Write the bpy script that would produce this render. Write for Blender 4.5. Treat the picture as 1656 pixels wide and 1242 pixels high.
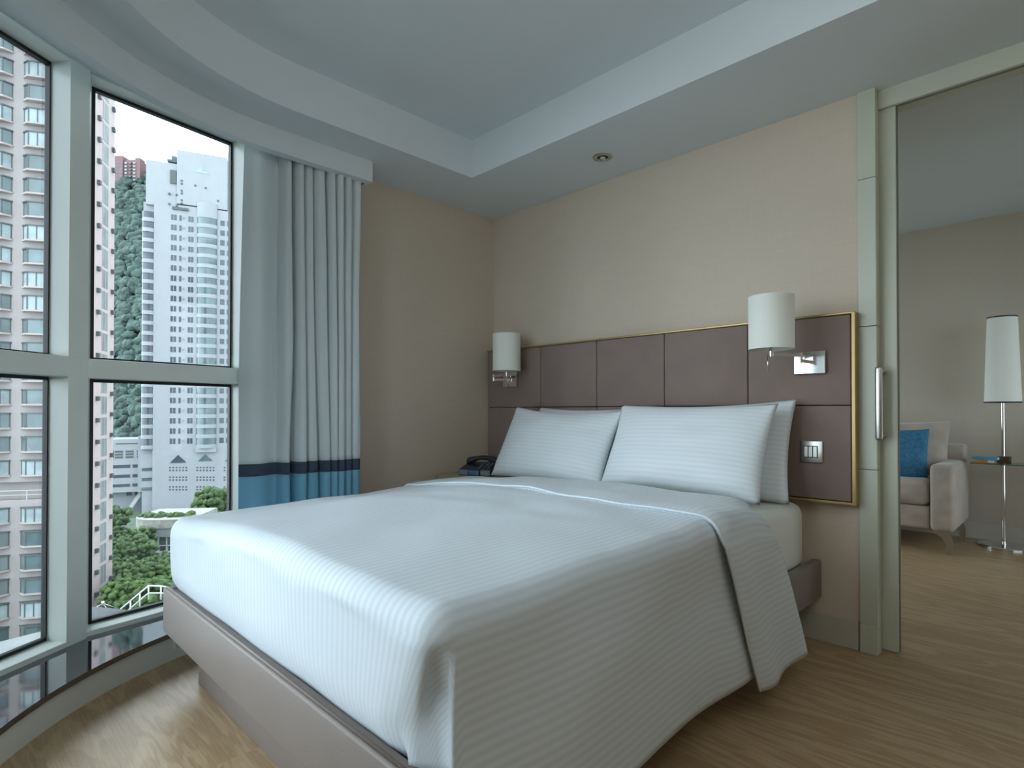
import bpy, bmesh, math, random
from mathutils import Vector, Matrix, noise
random.seed(7)
for o in list(bpy.data.objects): bpy.data.objects.remove(o)
SC = bpy.context.scene
COL = SC.collection
PI = math.pi
S2 = math.sqrt(.5)
# ---------------------------------------------------------------- camera
CX, CY, CZ = 2.99, -2.806, 1.03
FPX = 927.0
cam = bpy.data.cameras.new('camera'); camo = bpy.data.objects.new('camera', cam); COL.objects.link(camo)
cam.sensor_width = 36; cam.lens = 36*FPX/1656
TILT = math.radians(.55)
camo.location = (CX, CY, CZ); camo.rotation_euler = (PI/2+TILT, 0, PI/4)
cam.shift_y = (664-621-math.tan(TILT)*FPX)/1656
cam.clip_start = .03; cam.clip_end = 2000
SC.camera = camo
# ---------------------------------------------------------------- world and exposure
SC.view_settings.view_transform = 'Standard'; SC.view_settings.look = 'None'
SC.view_settings.gamma = 1; SC.view_settings.use_curve_mapping = False
SC.view_settings.exposure = 0.47
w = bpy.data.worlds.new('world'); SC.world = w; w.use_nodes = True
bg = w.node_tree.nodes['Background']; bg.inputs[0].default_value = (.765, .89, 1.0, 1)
# thin overcast: the sky is brightest on the side the bay looks out to
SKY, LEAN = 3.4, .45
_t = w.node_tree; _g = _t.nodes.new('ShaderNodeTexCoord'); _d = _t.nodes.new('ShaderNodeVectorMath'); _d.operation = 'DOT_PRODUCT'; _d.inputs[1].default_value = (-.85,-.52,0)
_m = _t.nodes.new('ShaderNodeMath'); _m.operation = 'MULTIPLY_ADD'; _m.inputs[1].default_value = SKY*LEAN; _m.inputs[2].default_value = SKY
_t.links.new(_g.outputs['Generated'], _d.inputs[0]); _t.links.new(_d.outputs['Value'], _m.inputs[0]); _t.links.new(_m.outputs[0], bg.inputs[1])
try:
    SC.cycles.use_denoising = True
    SC.cycles.max_bounces = 14; SC.cycles.diffuse_bounces = 8; SC.cycles.transparent_max_bounces = 16
    SC.cycles.sample_clamp_indirect = 6; SC.cycles.caustics_reflective = False; SC.cycles.caustics_refractive = False
except Exception: pass

# ---------------------------------------------------------------- helpers
def link(name, me, parent=None, loc=None):
    o = bpy.data.objects.new(name, me); COL.objects.link(o)
    if parent is not None: o.parent = parent
    if loc is not None: o.location = loc
    return o
def tag(o, label=None, cat=None, group=None, kind=None):
    if label: o['label'] = label
    if cat: o['category'] = cat
    if group: o['group'] = group
    if kind: o['kind'] = kind
    return o
def empty(name, loc=(0,0,0), label=None, cat=None, group=None, kind=None, rotz=0):
    o = bpy.data.objects.new(name, None); COL.objects.link(o)
    o.location = loc; o.rotation_euler = (0,0,rotz); o.empty_display_size = .1
    return tag(o, label, cat, group, kind)
def fin(name, bm, m, parent=None, smooth=False, angle=None):
    bmesh.ops.recalc_face_normals(bm, faces=bm.faces)
    me = bpy.data.meshes.new(name); bm.to_mesh(me); bm.free()
    ms = m if isinstance(m, (list, tuple)) else [m]
    for x in ms: me.materials.append(x)
    if smooth:
        me.polygons.foreach_set('use_smooth', [True]*len(me.polygons))
        if angle: 
            try: me.set_sharp_from_angle(angle=math.radians(angle))
            except Exception: pass
    return link(name, me, parent)
def box(bm, x0, x1, y0, y1, z0, z1, bev=0, seg=2, mi=0, M=None):
    co = [(x,y,z) for x in (x0,x1) for y in (y0,y1) for z in (z0,z1)]
    vs = [bm.verts.new(c) for c in co]
    fs = [bm.faces.new([vs[i] for i in f]) for f in ((0,1,3,2),(4,6,7,5),(0,4,5,1),(2,3,7,6),(0,2,6,4),(1,5,7,3))]
    for f in fs: f.material_index = mi
    if bev:
        es = list({e for f in fs for e in f.edges})
        r = bmesh.ops.bevel(bm, geom=es, offset=bev, segments=seg, affect='EDGES', profile=.5)
        vs = list({v for f in r['faces'] for v in f.verts} | {v for v in vs if v.is_valid})
        for f in r['faces']: f.material_index = mi
    if M is not None: bmesh.ops.transform(bm, matrix=M, verts=[v for v in vs if v.is_valid])
    return vs
def prism(bm, pts, z0, z1, mi=0):
    a = [bm.verts.new((p[0],p[1],z0)) for p in pts]; b = [bm.verts.new((p[0],p[1],z1)) for p in pts]
    n = len(pts); fs = [bm.faces.new(a[::-1]), bm.faces.new(b)]
    for i in range(n): fs.append(bm.faces.new((a[i],a[(i+1)%n],b[(i+1)%n],b[i])))
    for f in fs: f.material_index = mi
    return a+b
def cyl(bm, p, q, r, r2=None, n=24, cap=True):
    p, q = Vector(p), Vector(q); r2 = r if r2 is None else r2
    d = (q-p).normalized(); a = d.orthogonal().normalized(); b = d.cross(a)
    A = [bm.verts.new(p+(a*math.cos(t)+b*math.sin(t))*r) for t in [2*PI*i/n for i in range(n)]]
    B = [bm.verts.new(q+(a*math.cos(t)+b*math.sin(t))*r2) for t in [2*PI*i/n for i in range(n)]]
    for i in range(n): bm.faces.new((A[i],A[(i+1)%n],B[(i+1)%n],B[i]))
    if cap: bm.faces.new(A[::-1]); bm.faces.new(B)
    return A+B
def tube(bm, pts, r, n=8):
    pts = [Vector(p) for p in pts]; rings = []
    for i, p in enumerate(pts):
        d = (pts[min(i+1,len(pts)-1)]-pts[max(i-1,0)]).normalized()
        up = Vector((0,0,1)) if abs(d.z) < .9 else Vector((1,0,0))
        a = d.cross(up).normalized(); b = d.cross(a)
        rings.append([bm.verts.new(p+(a*math.cos(t)+b*math.sin(t))*r) for t in [2*PI*k/n for k in range(n)]])
    for i in range(len(rings)-1):
        for k in range(n): bm.faces.new((rings[i][k],rings[i][(k+1)%n],rings[i+1][(k+1)%n],rings[i+1][k]))
    bm.faces.new(rings[0][::-1]); bm.faces.new(rings[-1])
def lathe(bm, prof, c=(0,0,0), n=48, cap=True):
    rings = [[bm.verts.new((c[0]+r*math.cos(2*PI*k/n), c[1]+r*math.sin(2*PI*k/n), c[2]+z)) for k in range(n)] for r, z in prof]
    for i in range(len(rings)-1):
        for k in range(n): bm.faces.new((rings[i][k],rings[i][(k+1)%n],rings[i+1][(k+1)%n],rings[i+1][k]))
    if cap: bm.faces.new(rings[0][::-1]); bm.faces.new(rings[-1])
def B(): return bmesh.new()
def grid_faces(bm, rows, close=False, uvl=None, uvs=None):
    for i in range(len(rows)-1):
        n = len(rows[i])
        for k in range(n if close else n-1):
            k2 = (k+1) % n
            q = [(i,k),(i,k2),(i+1,k2),(i+1,k)]
            vs = [rows[a][b] for a,b in q]
            if len(set(vs)) < 4: continue
            f = bm.faces.new(vs)
            if uvl is not None:
                for l,(a,b) in zip(f.loops, q): l[uvl].uv = uvs[a][b]

# ---------------------------------------------------------------- materials
def srgb(r, g, b):
    f = lambda c: (c/255/12.92) if c/255 <= .04045 else ((c/255+.055)/1.055)**2.4
    return (f(r), f(g), f(b), 1)
class Mat:
    def __init__(s, name, col, rough=.6, metal=0, spec=None):
        s.m = bpy.data.materials.new(name); s.m.use_nodes = True; s.t = s.m.node_tree
        s.b = s.t.nodes['Principled BSDF']
        s.b.inputs['Base Color'].default_value = col; s.b.inputs['Roughness'].default_value = rough; s.b.inputs['Metallic'].default_value = metal
        if spec is not None: s.b.inputs['Specular IOR Level'].default_value = spec
    def n(s, ty, **kw):
        nd = s.t.nodes.new(ty)
        for k, v in kw.items():
            if k in nd.inputs.keys() if isinstance(k, str) else False: nd.inputs[k].default_value = v
            else: setattr(nd, k, v)
        return nd
    def l(s, a, b): s.t.links.new(a, b)
    def coords(s, kind='Object', scale=(1,1,1), rot=(0,0,0)):
        tc = s.n('ShaderNodeTexCoord'); mp = s.n('ShaderNodeMapping'); mp.inputs['Scale'].default_value = scale; mp.inputs['Rotation'].default_value = rot
        s.l(tc.outputs[kind], mp.inputs['Vector']); return mp.outputs[0]
    def noise(s, vec, scale, detail=4, rough=.55, dist=0):
        nd = s.n('ShaderNodeTexNoise'); nd.inputs['Scale'].default_value = scale; nd.inputs['Detail'].default_value = detail
        nd.inputs['Roughness'].default_value = rough; nd.inputs['Distortion'].default_value = dist
        if vec is not None: s.l(vec, nd.inputs['Vector'])
        return nd.outputs['Fac']
    def ramp(s, fac, stops):
        r = s.n('ShaderNodeValToRGB'); e = r.color_ramp.elements
        while len(e) < len(stops): e.new(.5)
        for x, (p, c) in zip(e, stops): x.position = p; x.color = c
        s.l(fac, r.inputs[0]); return r.outputs[0]
    def mix(s, fac, a, b, mode='MIX'):
        m = s.n('ShaderNodeMix'); m.data_type = 'RGBA'; m.blend_type = mode
        for sock, v in ((m.inputs[0], fac), (m.inputs[6], a), (m.inputs[7], b)):
            if hasattr(v, 'links') or isinstance(v, bpy.types.NodeSocket): s.l(v, sock)
            else: sock.default_value = v
        return m.outputs[2]
    def col(s, sock): s.l(sock, s.b.inputs['Base Color'])
    def bump(s, h, strength=.3, dist=.01):
        b = s.n('ShaderNodeBump'); b.inputs['Strength'].default_value = strength; b.inputs['Distance'].default_value = dist
        s.l(h, b.inputs['Height']); s.l(b.outputs[0], s.b.inputs['Normal'])
def tone(c, k): return (min(1,c[0]*k), min(1,c[1]*k), min(1,c[2]*k), 1)
def mottled(name, c, rough=.6, k=.12, scale=8, bump=0, bscale=60, metal=0, cs=(1,1,1), spec=None, bd=.003):
    m = Mat(name, c, rough, metal, spec); v = m.coords('Object', cs)
    m.col(m.ramp(m.noise(v, scale), [(.3, tone(c,1-k)), (.7, tone(c,1+k))]))
    if bump: m.bump(m.noise(v, bscale, 3), bump, bd)
    return m.m
PAINT = mottled('ceiling_paint', srgb(216,223,226), .85, .015, 3)
TRAYP = mottled('tray_paint', srgb(212,220,222), .85, .015, 3)
CURB = mottled('curb_paint', srgb(205,208,200), .6, .02, 5)
TRIM = mottled('pale_green_lacquer', srgb(192,195,178), .35, .015, 5)
ALU = mottled('pale_green_aluminium', srgb(234,241,235), .38, .015, 5)
SKIRT = mottled('skirting_paint', srgb(186,182,168), .5, .02, 5)
def wallpaper(name, c):
    m = Mat(name, c, .85, spec=.25)
    v = m.coords('Object', (1.2,1.2,42)); h = m.noise(v, 3.2, 6, .75)
    v2 = m.coords('Object', (60,60,4)); h2 = m.noise(v2, 2.2, 4, .7)
    mx = m.mix(.35, h, h2)
    m.col(m.ramp(mx, [(.3, tone(c,.93)), (.7, tone(c,1.06))])); m.bump(mx, .25, .003)
    return m.m
WALLP = wallpaper('textured_wallpaper', srgb(206,192,175))
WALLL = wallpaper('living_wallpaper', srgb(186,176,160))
def wood():
    m = Mat('pale_oak_floor', srgb(180,150,105), .38, spec=.5)
    v = m.coords('Object')
    br = m.n('ShaderNodeTexBrick'); br.offset = .37; br.inputs['Scale'].default_value = 1; br.inputs['Mortar Size'].default_value = .0012
    br.inputs['Brick Width'].default_value = 1.9; br.inputs['Row Height'].default_value = .3
    br.inputs['Color1'].default_value = (0,0,0,1); br.inputs['Color2'].default_value = (1,1,1,1); br.inputs['Mortar'].default_value = (.5,.5,.5,1)
    m.l(v, br.inputs['Vector'])
    sep = m.n('ShaderNodeSeparateXYZ'); m.l(v, sep.inputs[0])
    ad = m.n('ShaderNodeMath'); ad.operation = 'MULTIPLY_ADD'; m.l(br.outputs['Color'], ad.inputs[0]); ad.inputs[1].default_value = 3.7; m.l(sep.outputs[1], ad.inputs[2])
    cb = m.n('ShaderNodeCombineXYZ'); m.l(sep.outputs[0], cb.inputs[0]); m.l(ad.outputs[0], cb.inputs[1]); 
    m1 = m.n('ShaderNodeMapping'); m1.inputs['Scale'].default_value = (.55,3.6,1); m.l(cb.outputs[0], m1.inputs[0])
    big = m.noise(m1.outputs[0], 1.6, 3, .5, 1.2)
    mu = m.n('ShaderNodeMath'); mu.operation = 'MULTIPLY'; m.l(big, mu.inputs[0]); mu.inputs[1].default_value = 44
    sn = m.n('ShaderNodeMath'); sn.operation = 'SINE'; m.l(mu.outputs[0], sn.inputs[0])
    m2 = m.n('ShaderNodeMapping'); m2.inputs['Scale'].default_value = (3,70,1); m.l(cb.outputs[0], m2.inputs[0])
    fine = m.noise(m2.outputs[0], 2.2, 5, .7, .3)
    c = m.ramp(fine, [(.28, srgb(144,116,84)), (.5, srgb(176,147,111)), (.75, srgb(200,175,142))])
    c = m.mix(.3, c, m.ramp(sn.outputs[0], [(.0, srgb(128,101,68)), (.6, srgb(192,168,132))]), 'MIX')
    c = m.mix(.16, c, m.ramp(br.outputs['Color'], [(0, srgb(154,126,88)), (1, srgb(200,178,142))]))
    c = m.mix(br.outputs['Fac'], c, srgb(172,148,110))
    m.col(c); m.bump(fine, .12, .002)
    return m.m
WOOD = wood()
def striped(name, c, period, k=.07):
    m = Mat(name, c, .55, spec=.3)
    m.b.inputs['Sheen Weight'].default_value = .15
    uv = m.n('ShaderNodeUVMap'); sep = m.n('ShaderNodeSeparateXYZ'); m.l(uv.outputs[0], sep.inputs[0])
    mu = m.n('ShaderNodeMath'); mu.operation = 'MULTIPLY'; m.l(sep.outputs[0], mu.inputs[0]); mu.inputs[1].default_value = 2*PI/period
    sn = m.n('ShaderNodeMath'); sn.operation = 'SINE'; m.l(mu.outputs[0], sn.inputs[0])
    mr = m.n('ShaderNodeMapRange'); m.l(sn.outputs[0], mr.inputs[0]); mr.inputs[1].default_value = -.5; mr.inputs[2].default_value = .5; mr.clamp = True
    m.col(m.ramp(mr.outputs[0], [(0, tone(c,1-k)), (1, tone(c,1+k*.6))]))
    rr = m.n('ShaderNodeMapRange'); m.l(mr.outputs[0], rr.inputs[0]); rr.inputs[3].default_value = .65; rr.inputs[4].default_value = .38
    m.l(rr.outputs[0], m.b.inputs['Roughness'])
    v = m.coords('Object', (1,1,1)); m.bump(m.noise(v, 7, 3, .5), .25, .012)
    return m.m
LINEN = striped('striped_satin_linen', srgb(207,216,222), .022, .06)
PILLOWM = striped('striped_pillowcase', srgb(220,227,231), .022, .035)
HEM = mottled('hem_linen', srgb(212,220,225), .6, .02, 4)
SHEET = mottled('white_sheet', srgb(222,224,216), .7, .01, 4, .15, 9)
LEATHER = mottled('taupe_leather', srgb(126,115,108), .5, .03, 6, .15, 120)
SUEDE = mottled('brown_suede', srgb(134,116,108), .85, .09, 5, .1, 90)
m_ = bpy.data.materials['brown_suede'].node_tree.nodes['Principled BSDF']; m_.inputs['Sheen Weight'].default_value = .25
BRASS = mottled('satin_brass', srgb(176,150,98), .38, .04, 10, metal=.65)
CHROME = mottled('polished_chrome', srgb(225,225,225), .08, .01, 5, metal=1)
STEEL = mottled('brushed_steel', srgb(190,188,182), .3, .03, 12, metal=1)
DARK = mottled('black_gasket', srgb(22,24,26), .5, .1, 6)
SEAL = mottled('grey_green_seal', srgb(112,116,100), .6, .05, 6)
GROOVE = mottled('dark_groove', srgb(40,38,34), .7, .1, 6)
SHADE = Mat('white_lamp_shade', srgb(232,233,224), .8); SHADE.b.inputs['Subsurface Weight'].default_value = 0
v_ = SHADE.coords('Object', (1,1,.2)); SHADE.bump(SHADE.noise(v_, 240, 2), .08, .001); SHADE = SHADE.m
BLACKP = mottled('black_plastic', srgb(40,44,52), .32, .1, 9)
GREYP = mottled('dark_grey_plastic', srgb(62,68,78), .4, .1, 9)
SCREEN = mottled('phone_display', srgb(70,110,150), .2, .1, 30)
KEYP = mottled('phone_keys', srgb(120,128,138), .4, .1, 30)
STAND = mottled('beige_lacquer', srgb(176,164,132), .4, .02, 5)
STANDT = mottled('beige_top', srgb(164,152,124), .3, .02, 5)
SOFAM = mottled('taupe_velvet', srgb(170,158,146), .8, .14, 9, .3, 70)
m_ = SOFAM.node_tree.nodes['Principled BSDF']; m_.inputs['Sheen Weight'].default_value = .4
BLUEV = mottled('blue_velvet', srgb(52,114,148), .8, .3, 45, .3, 60)
BOOKB = mottled('blue_cover', srgb(60,165,205), .4, .15, 18)
BOOKO = mottled('orange_cover', srgb(222,135,50), .4, .12, 18)
PAPER = mottled('paper_pages', srgb(225,225,215), .8, .04, 200, cs=(.1,.1,6))
BRONZE = mottled('bronze_bracket', srgb(96,74,40), .45, .1, 8, metal=.4)
def black_stone():
    m = Mat('polished_black_sill', srgb(24,26,32), .04, spec=1.0)
    m.b.inputs['IOR'].default_value = 1.9; m.b.inputs['Coat Weight'].default_value = .6; m.b.inputs['Coat Roughness'].default_value = .03
    return m.m
STONE = black_stone()
def glass(name, tint, rmul=1.0):
    m = bpy.data.materials.new(name); m.use_nodes = True; t = m.node_tree; t.nodes.clear()
    out = t.nodes.new('ShaderNodeOutputMaterial'); mx = t.nodes.new('ShaderNodeMixShader')
    tr = t.nodes.new('ShaderNodeBsdfTransparent'); tr.inputs[0].default_value = tint
    gl = t.nodes.new('ShaderNodeBsdfGlossy'); gl.inputs['Roughness'].default_value = .0
    fr = t.nodes.new('ShaderNodeFresnel'); fr.inputs[0].default_value = 1.35
    t.links.new(fr.outputs[0], mx.inputs[0]); t.links.new(tr.outputs[0], mx.inputs[1]); t.links.new(gl.outputs[0], mx.inputs[2]); t.links.new(mx.outputs[0], out.inputs[0])
    return m
GLASS = glass('window_glass', (.965,.98,.975,1))
TGLASS = glass('table_glass', (.72,.88,.82,1))
def curtain_mat(name, c):
    m = Mat(name, c, .75, spec=.2); m.b.inputs['Sheen Weight'].default_value = .2
    v = m.coords('Object', (1,1,.15)); m.bump(m.noise(v, 160, 2), .08, .001)
    # a thin woven cloth lets some light through
    t = m.t; out = [n for n in t.nodes if n.type == 'OUTPUT_MATERIAL'][0]
    tl = t.nodes.new('ShaderNodeBsdfTranslucent'); tl.inputs[0].default_value = c
    mx = t.nodes.new('ShaderNodeMixShader'); mx.inputs[0].default_value = .22
    t.links.new(m.b.outputs[0], mx.inputs[1]); t.links.new(tl.outputs[0], mx.inputs[2]); t.links.new(mx.outputs[0], out.inputs[0])
    return m.m
CUR1 = curtain_mat('curtain_cream', srgb(228,235,236)); CUR2 = curtain_mat('curtain_charcoal', srgb(74,86,106)); CUR3 = curtain_mat('curtain_blue', srgb(138,196,222))

def struct(name, bm, m, parent=None, smooth=False, angle=None):
    o = fin(name, bm, m, parent, smooth, angle)
    if parent is None: o['kind'] = 'structure'
    return o
# ---------------------------------------------------------------- facade of the bay (plan points)
V1 = Vector((.0465,-2.393)); 
def rot(v, deg):
    a = math.radians(deg); return Vector((v[0]*math.cos(a)-v[1]*math.sin(a), v[0]*math.sin(a)+v[1]*math.cos(a)))
d1 = Vector((-.59,.807)).normalized()            # facet 1, towards V1
L = .706
V2 = Vector((-.0865,-1.70))
V0 = V1 - d1*L
dm1 = rot(d1, 25); VM1 = V0 - dm1*L*1.1
dm2 = rot(dm1, 25); VM2 = VM1 - dm2*L*1.1
FAC = [(V1,V2),(V0,V1),(VM1,V0),(VM2,VM1)]
ZB, ZT = .14, 2.39
CC = Vector((1.485,-1.65))
def arc(R, a0=180, a1=262, n=40):
    return [(CC.x+R*math.cos(math.radians(a0+(a1-a0)*i/n)), CC.y+R*math.sin(math.radians(a0+(a1-a0)*i/n))) for i in range(n+1)]
# ---------------------------------------------------------------- room shell
bm = B(); FO = [(4.3,3.2),(-.6,3.2),(-.6,.05),(-.15,.05),(-.15,-1.6),(V2.x+.05,V2.y),(V1.x+.05,V1.y+.02),(V0.x+.04,V0.y+.05),(VM1.x+.02,VM1.y+.07),(VM2.x,VM2.y+.08),(VM2.x+.02,VM2.y-.1),(4.3,VM2.y-.1)]
prism(bm, FO, -.12, 0); struct('floor', bm, WOOD)
# bedroom ceiling: flat ring with a raised tray
tray = [(4.0,-.597),(.447,-.597),(.447,-1.1)] + arc(1.04, 180, 270) + [(4.0,-2.69)]
outer = [(4.3,.04),(-.1,.04),(-.1,-1.2),(V2.x+.0,V2.y),(V1.x,V1.y),(V0.x,V0.y),(VM1.x,VM1.y),(VM2.x,VM2.y-.1),(4.3,VM2.y-.1)]
bm = B()
def loop(bm, pts, z):
    vs = [bm.verts.new((p[0],p[1],z)) for p in pts]
    return vs, [bm.edges.new((vs[i],vs[(i+1)%len(vs)])) for i in range(len(vs))]
vo, eo = loop(bm, outer, 2.4); vi, ei = loop(bm, tray, 2.4)
bmesh.ops.triangle_fill(bm, use_beauty=True, use_dissolve=False, edges=eo+ei)
vt, et = loop(bm, tray, 2.62)
for i in range(len(vi)): bm.faces.new((vi[i], vi[(i+1)%len(vi)], vt[(i+1)%len(vi)], vt[i]))
bm.faces.new(vt)
vo2, eo2 = loop(bm, outer, 2.75)
for i in range(len(vo)): bm.faces.new((vo[i], vo[(i+1)%len(vo)], vo2[(i+1)%len(vo)], vo2[i]))
bm.faces.new(vo2[::-1])
struct('ceiling', bm, PAINT)
bm = B(); box(bm, -.15, 2.3, 0, .04, 0, 2.4); struct('wall_back', bm, WALLP)
bm = B(); prism(bm, [(0,0.03),(0,-1.15),(-.03,-1.69),(-.2,-1.69),(-.2,.03)], 0, 2.4); struct('wall_left', bm, WALLP)
bm = B()
for a in ((-3.6,1.0,0,2.75),(2.7,3.3,0,2.75),(1.0,2.7,0,.12),(1.0,2.7,2.45,2.75)): box(bm, 4.2, 4.35, *a)
struct('wall_right', bm, WALLP)
YW = VM2.y-.03
bm = B(); prism(bm, [(VM2.x,VM2.y+.02),(4.3,VM2.y+.02),(4.3,VM2.y-.14),(VM2.x,VM2.y-.14)], 0, 2.4); struct('wall_front', bm, WALLP)
def added_window(n, loc, rz, wd, z1):
    r = empty('window_%d' % n, loc, kind='structure', rotz=rz)
    bm = B(); box(bm, -wd/2, wd/2, -.004, .004, 0, z1); fin('glass_pane', bm, GLASS, r)
    bm = B()
    for i in range(4): x = -wd/2+(wd-.05)*i/3; box(bm, x, x+.05, -.04, .04, 0, z1, .003)
    box(bm, -wd/2, wd/2, -.04,.04, 0, .04); box(bm, -wd/2, wd/2, -.04,.04, z1-.04, z1); fin('window_frame', bm, ALU, r)
    li = bpy.data.lights.new('sky_portal', 'AREA'); li.shape = 'RECTANGLE'; li.size = wd; li.size_y = z1; li.cycles.is_portal = True
    return li
def portal(li, loc, d):
    lo = bpy.data.objects.new('sky_portal', li); COL.objects.link(lo); lo.location = loc; lo.rotation_euler = Vector(d).to_track_quat('-Z','Z').to_euler()
portal(added_window(4, (4.275, 1.85, .12), PI/2, 1.7, 2.33), (4.45, 1.85, 1.28), (-1,0,0))  # unseen window added to lighten the doorway floor and bed side
bm = B(); box(bm, 0, 2.296, -.015, 0, 0, .125, .003); struct('baseboard_back', bm, SKIRT)
# living room beyond the sliding door
bm = B(); box(bm, -.55, 4.2, 3.12, 3.3, 0, 2.75); struct('wall_living_back', bm, WALLL)
bm = B(); box(bm, -.55, 4.2, 3.105, 3.12, 0, .125, .003); struct('baseboard_living', bm, SKIRT)
bm = B(); box(bm, -.55, 2.3, .105, .145, 0, 2.4); struct('wall_living_front', bm, WALLL)
bm = B(); box(bm, -.55, 4.25, .0401, .74, 2.4, 2.75); box(bm, -.55, 4.25, .74, 3.2, 2.575, 2.75); struct('ceiling_living', bm, TRAYP)
bm = B(); LX = -.55
box(bm, LX-.12, LX, .04, .3, 0, 2.75); box(bm, LX-.12, LX, 2.95, 3.3, 0, 2.75); box(bm, LX-.12, LX, .3, 2.95, 0, .12); box(bm, LX-.12, LX, .3, 2.95, 2.5, 2.75)
struct('wall_living_left', bm, WALLL)
wl = empty('window_6', (LX,1.6,.12), kind='structure')
bm = B(); box(bm, -.07,-.062, -1.3,1.35, 0, 2.38); fin('pane', bm, GLASS, wl)
bm = B()
for a in (-1.3,-.42,.45,1.29): box(bm, -.1,-.03, a, a+.06, 0, 2.38, .004)
box(bm, -.1,-.03,-1.3,1.35,0,.05); box(bm,-.1,-.03,-1.3,1.35,2.33,2.38); fin('window_frame', bm, ALU, wl)
# door jamb, header, sliding door
bm = B(); box(bm, 2.302, 2.37, -.016, .046, .0, .122, .002); box(bm, 2.302, 2.37, -.014, .045, .123, .778, .002)
box(bm, 2.302, 2.37, -.014, .045, .78, 1.388, .002); box(bm, 2.302, 2.37, -.014, .045, 1.39, 2.02, .002); box(bm, 2.302, 2.37, -.014, .045, 2.022, 2.4, .002); struct('trim_1', bm, TRIM)
bm = B(); box(bm, 2.37, 4.2, .03, .05, 2.32, 2.4, .002); box(bm, 2.37, 4.2, .1, .16, 2.335, 2.4, .002); struct('trim_2', bm, TRIM)
bm = B(); box(bm, 2.37, 4.2, .0505, .0995, 2.37, 2.4); struct('trim_3', bm, GROOVE)
dr = empty('door_1', (2.43,.072,0), kind='structure')
bm = B(); box(bm, -.95, 0, -.02, .02, .012, 2.36, .003); fin('door_panel', bm, TRIM, dr)
bm = B(); box(bm, -.0045, .0025, -.012, .012, .014, 2.35); fin('edge_seal', bm, SEAL, dr)
bm = B()
zz0, zz1 = .905, 1.215
pts = [(-.036,-.062,zz0),(-.036,-.062,zz1)]
box(bm, -.064,-.037, -.107,-.087, zz0, zz1, .0098, 4); 
h_ = fin('door_handle', bm, STEEL, dr, True, 40)
bm = B(); 
for z in (zz0+.02, zz1-.02): cyl(bm, (-.047,-.09,z), (-.042,-.019,z), .007)
fin('handle_post', bm, STEEL, h_, True, 40)
# ---------------------------------------------------------------- bay windows
def facet(i, A, Bp, iv):
    """A -> Bp runs so that the room is on the right-hand side"""
    t = (Bp-A).normalized(); n = Vector((t.y,-t.x))      # inward
    if n.dot(CC-(A+Bp)/2) < 0: n = -n
    le = (Bp-A).length; ang = math.atan2(t.y, t.x)
    root = empty('window_%d' % i, (A.x, A.y, .1), kind='structure', rotz=ang)
    s = 1 if Vector((-t.y,t.x)).dot(n) > 0 else -1        # local +y is inward when s=1
    def bx(bm, x0,x1,d0,d1,z0,z1,bev=0):
        y = sorted((d0*s,d1*s)); box(bm, x0,x1,y[0],y[1],z0-.1,z1-.1,bev)
    xe = le+.02 if i == 2 else le-.09
    bm = B(); bx(bm, -.03,xe,-.012,.1,.04,ZB,.002); bx(bm,-.03,xe,-.012,.1,ZT,2.399,.002); fr = fin('window_frame', bm, ALU, root)
    bm = B(); bx(bm, -.02,xe,-.012,.102,1.162,1.24,.003); fin('transom', bm, ALU, root)
    for z0, z1 in ((ZB,1.162),(1.24,ZT)):
        bm = B(); bx(bm, .03,le-.03,-.004,.004,z0,z1); fin('glass_pane', bm, GLASS, root)
        g = .013; a, b = iv
        bm = B(); bx(bm, a,b,-.008,.014,z0,z0+g); bx(bm,a,b,-.008,.014,z1-g,z1); bx(bm,a,a+g,-.008,.014,z0,z1); bx(bm,b-g,b,-.008,.014,z0,z1)
        fin('gasket', bm, DARK, root)
    # daylight portal just outside the glass
    li = bpy.data.lights.new('sky_portal', 'AREA'); li.shape = 'RECTANGLE'; li.size = le; li.size_y = 2.3
    li.cycles.is_portal = True
    lo = bpy.data.objects.new('sky_portal', li); COL.objects.link(lo)
    mid = (A+Bp)/2 - n*.15; lo.location = (mid.x, mid.y, 1.27)
    lo.rotation_euler = Vector((n.x,n.y,0)).to_track_quat('-Z','Z').to_euler()
facet(2, V1, V2, (.03,.645)); facet(1, V0, V1, (.03,.565)); facet(3, VM1, V0, (.04,.7)); facet(5, VM2, VM1, (.04,.7))
li = bpy.data.lights.new('sky_portal', 'AREA'); li.shape='RECTANGLE'; li.size = 2.6; li.size_y = 2.3; li.cycles.is_portal = True
lo = bpy.data.objects.new('sky_portal', li); COL.objects.link(lo); lo.location = (LX-.2,1.62,1.3); lo.rotation_euler = Vector((1,0,0)).to_track_quat('-Z','Z').to_euler()
# mullions
mul = [Vector((.215,-2.453)),Vector((.1625,-2.3835)),Vector((.05,-2.36)),Vector((.046,-2.395)),Vector((.127,-2.519))]
bm = B(); prism(bm, mul, .11, 2.42); struct('trim_4', bm, ALU)
bm = B(); prism(bm, [(.034,-1.738),(.038,-1.652),(-.08,-1.64),(-.10,-1.66),(-.088,-1.768),(-.076,-1.765)], .11, 2.42); struct('trim_5', bm, ALU)
for k, (Vx, dg) in enumerate(((V0,25),(VM1,50),(VM2,75))):
    bm = B(); prism(bm, [Vx+rot(p-V1, dg) for p in mul], .11, 2.42); struct('trim_%d' % (6+k), bm, ALU)
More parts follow.
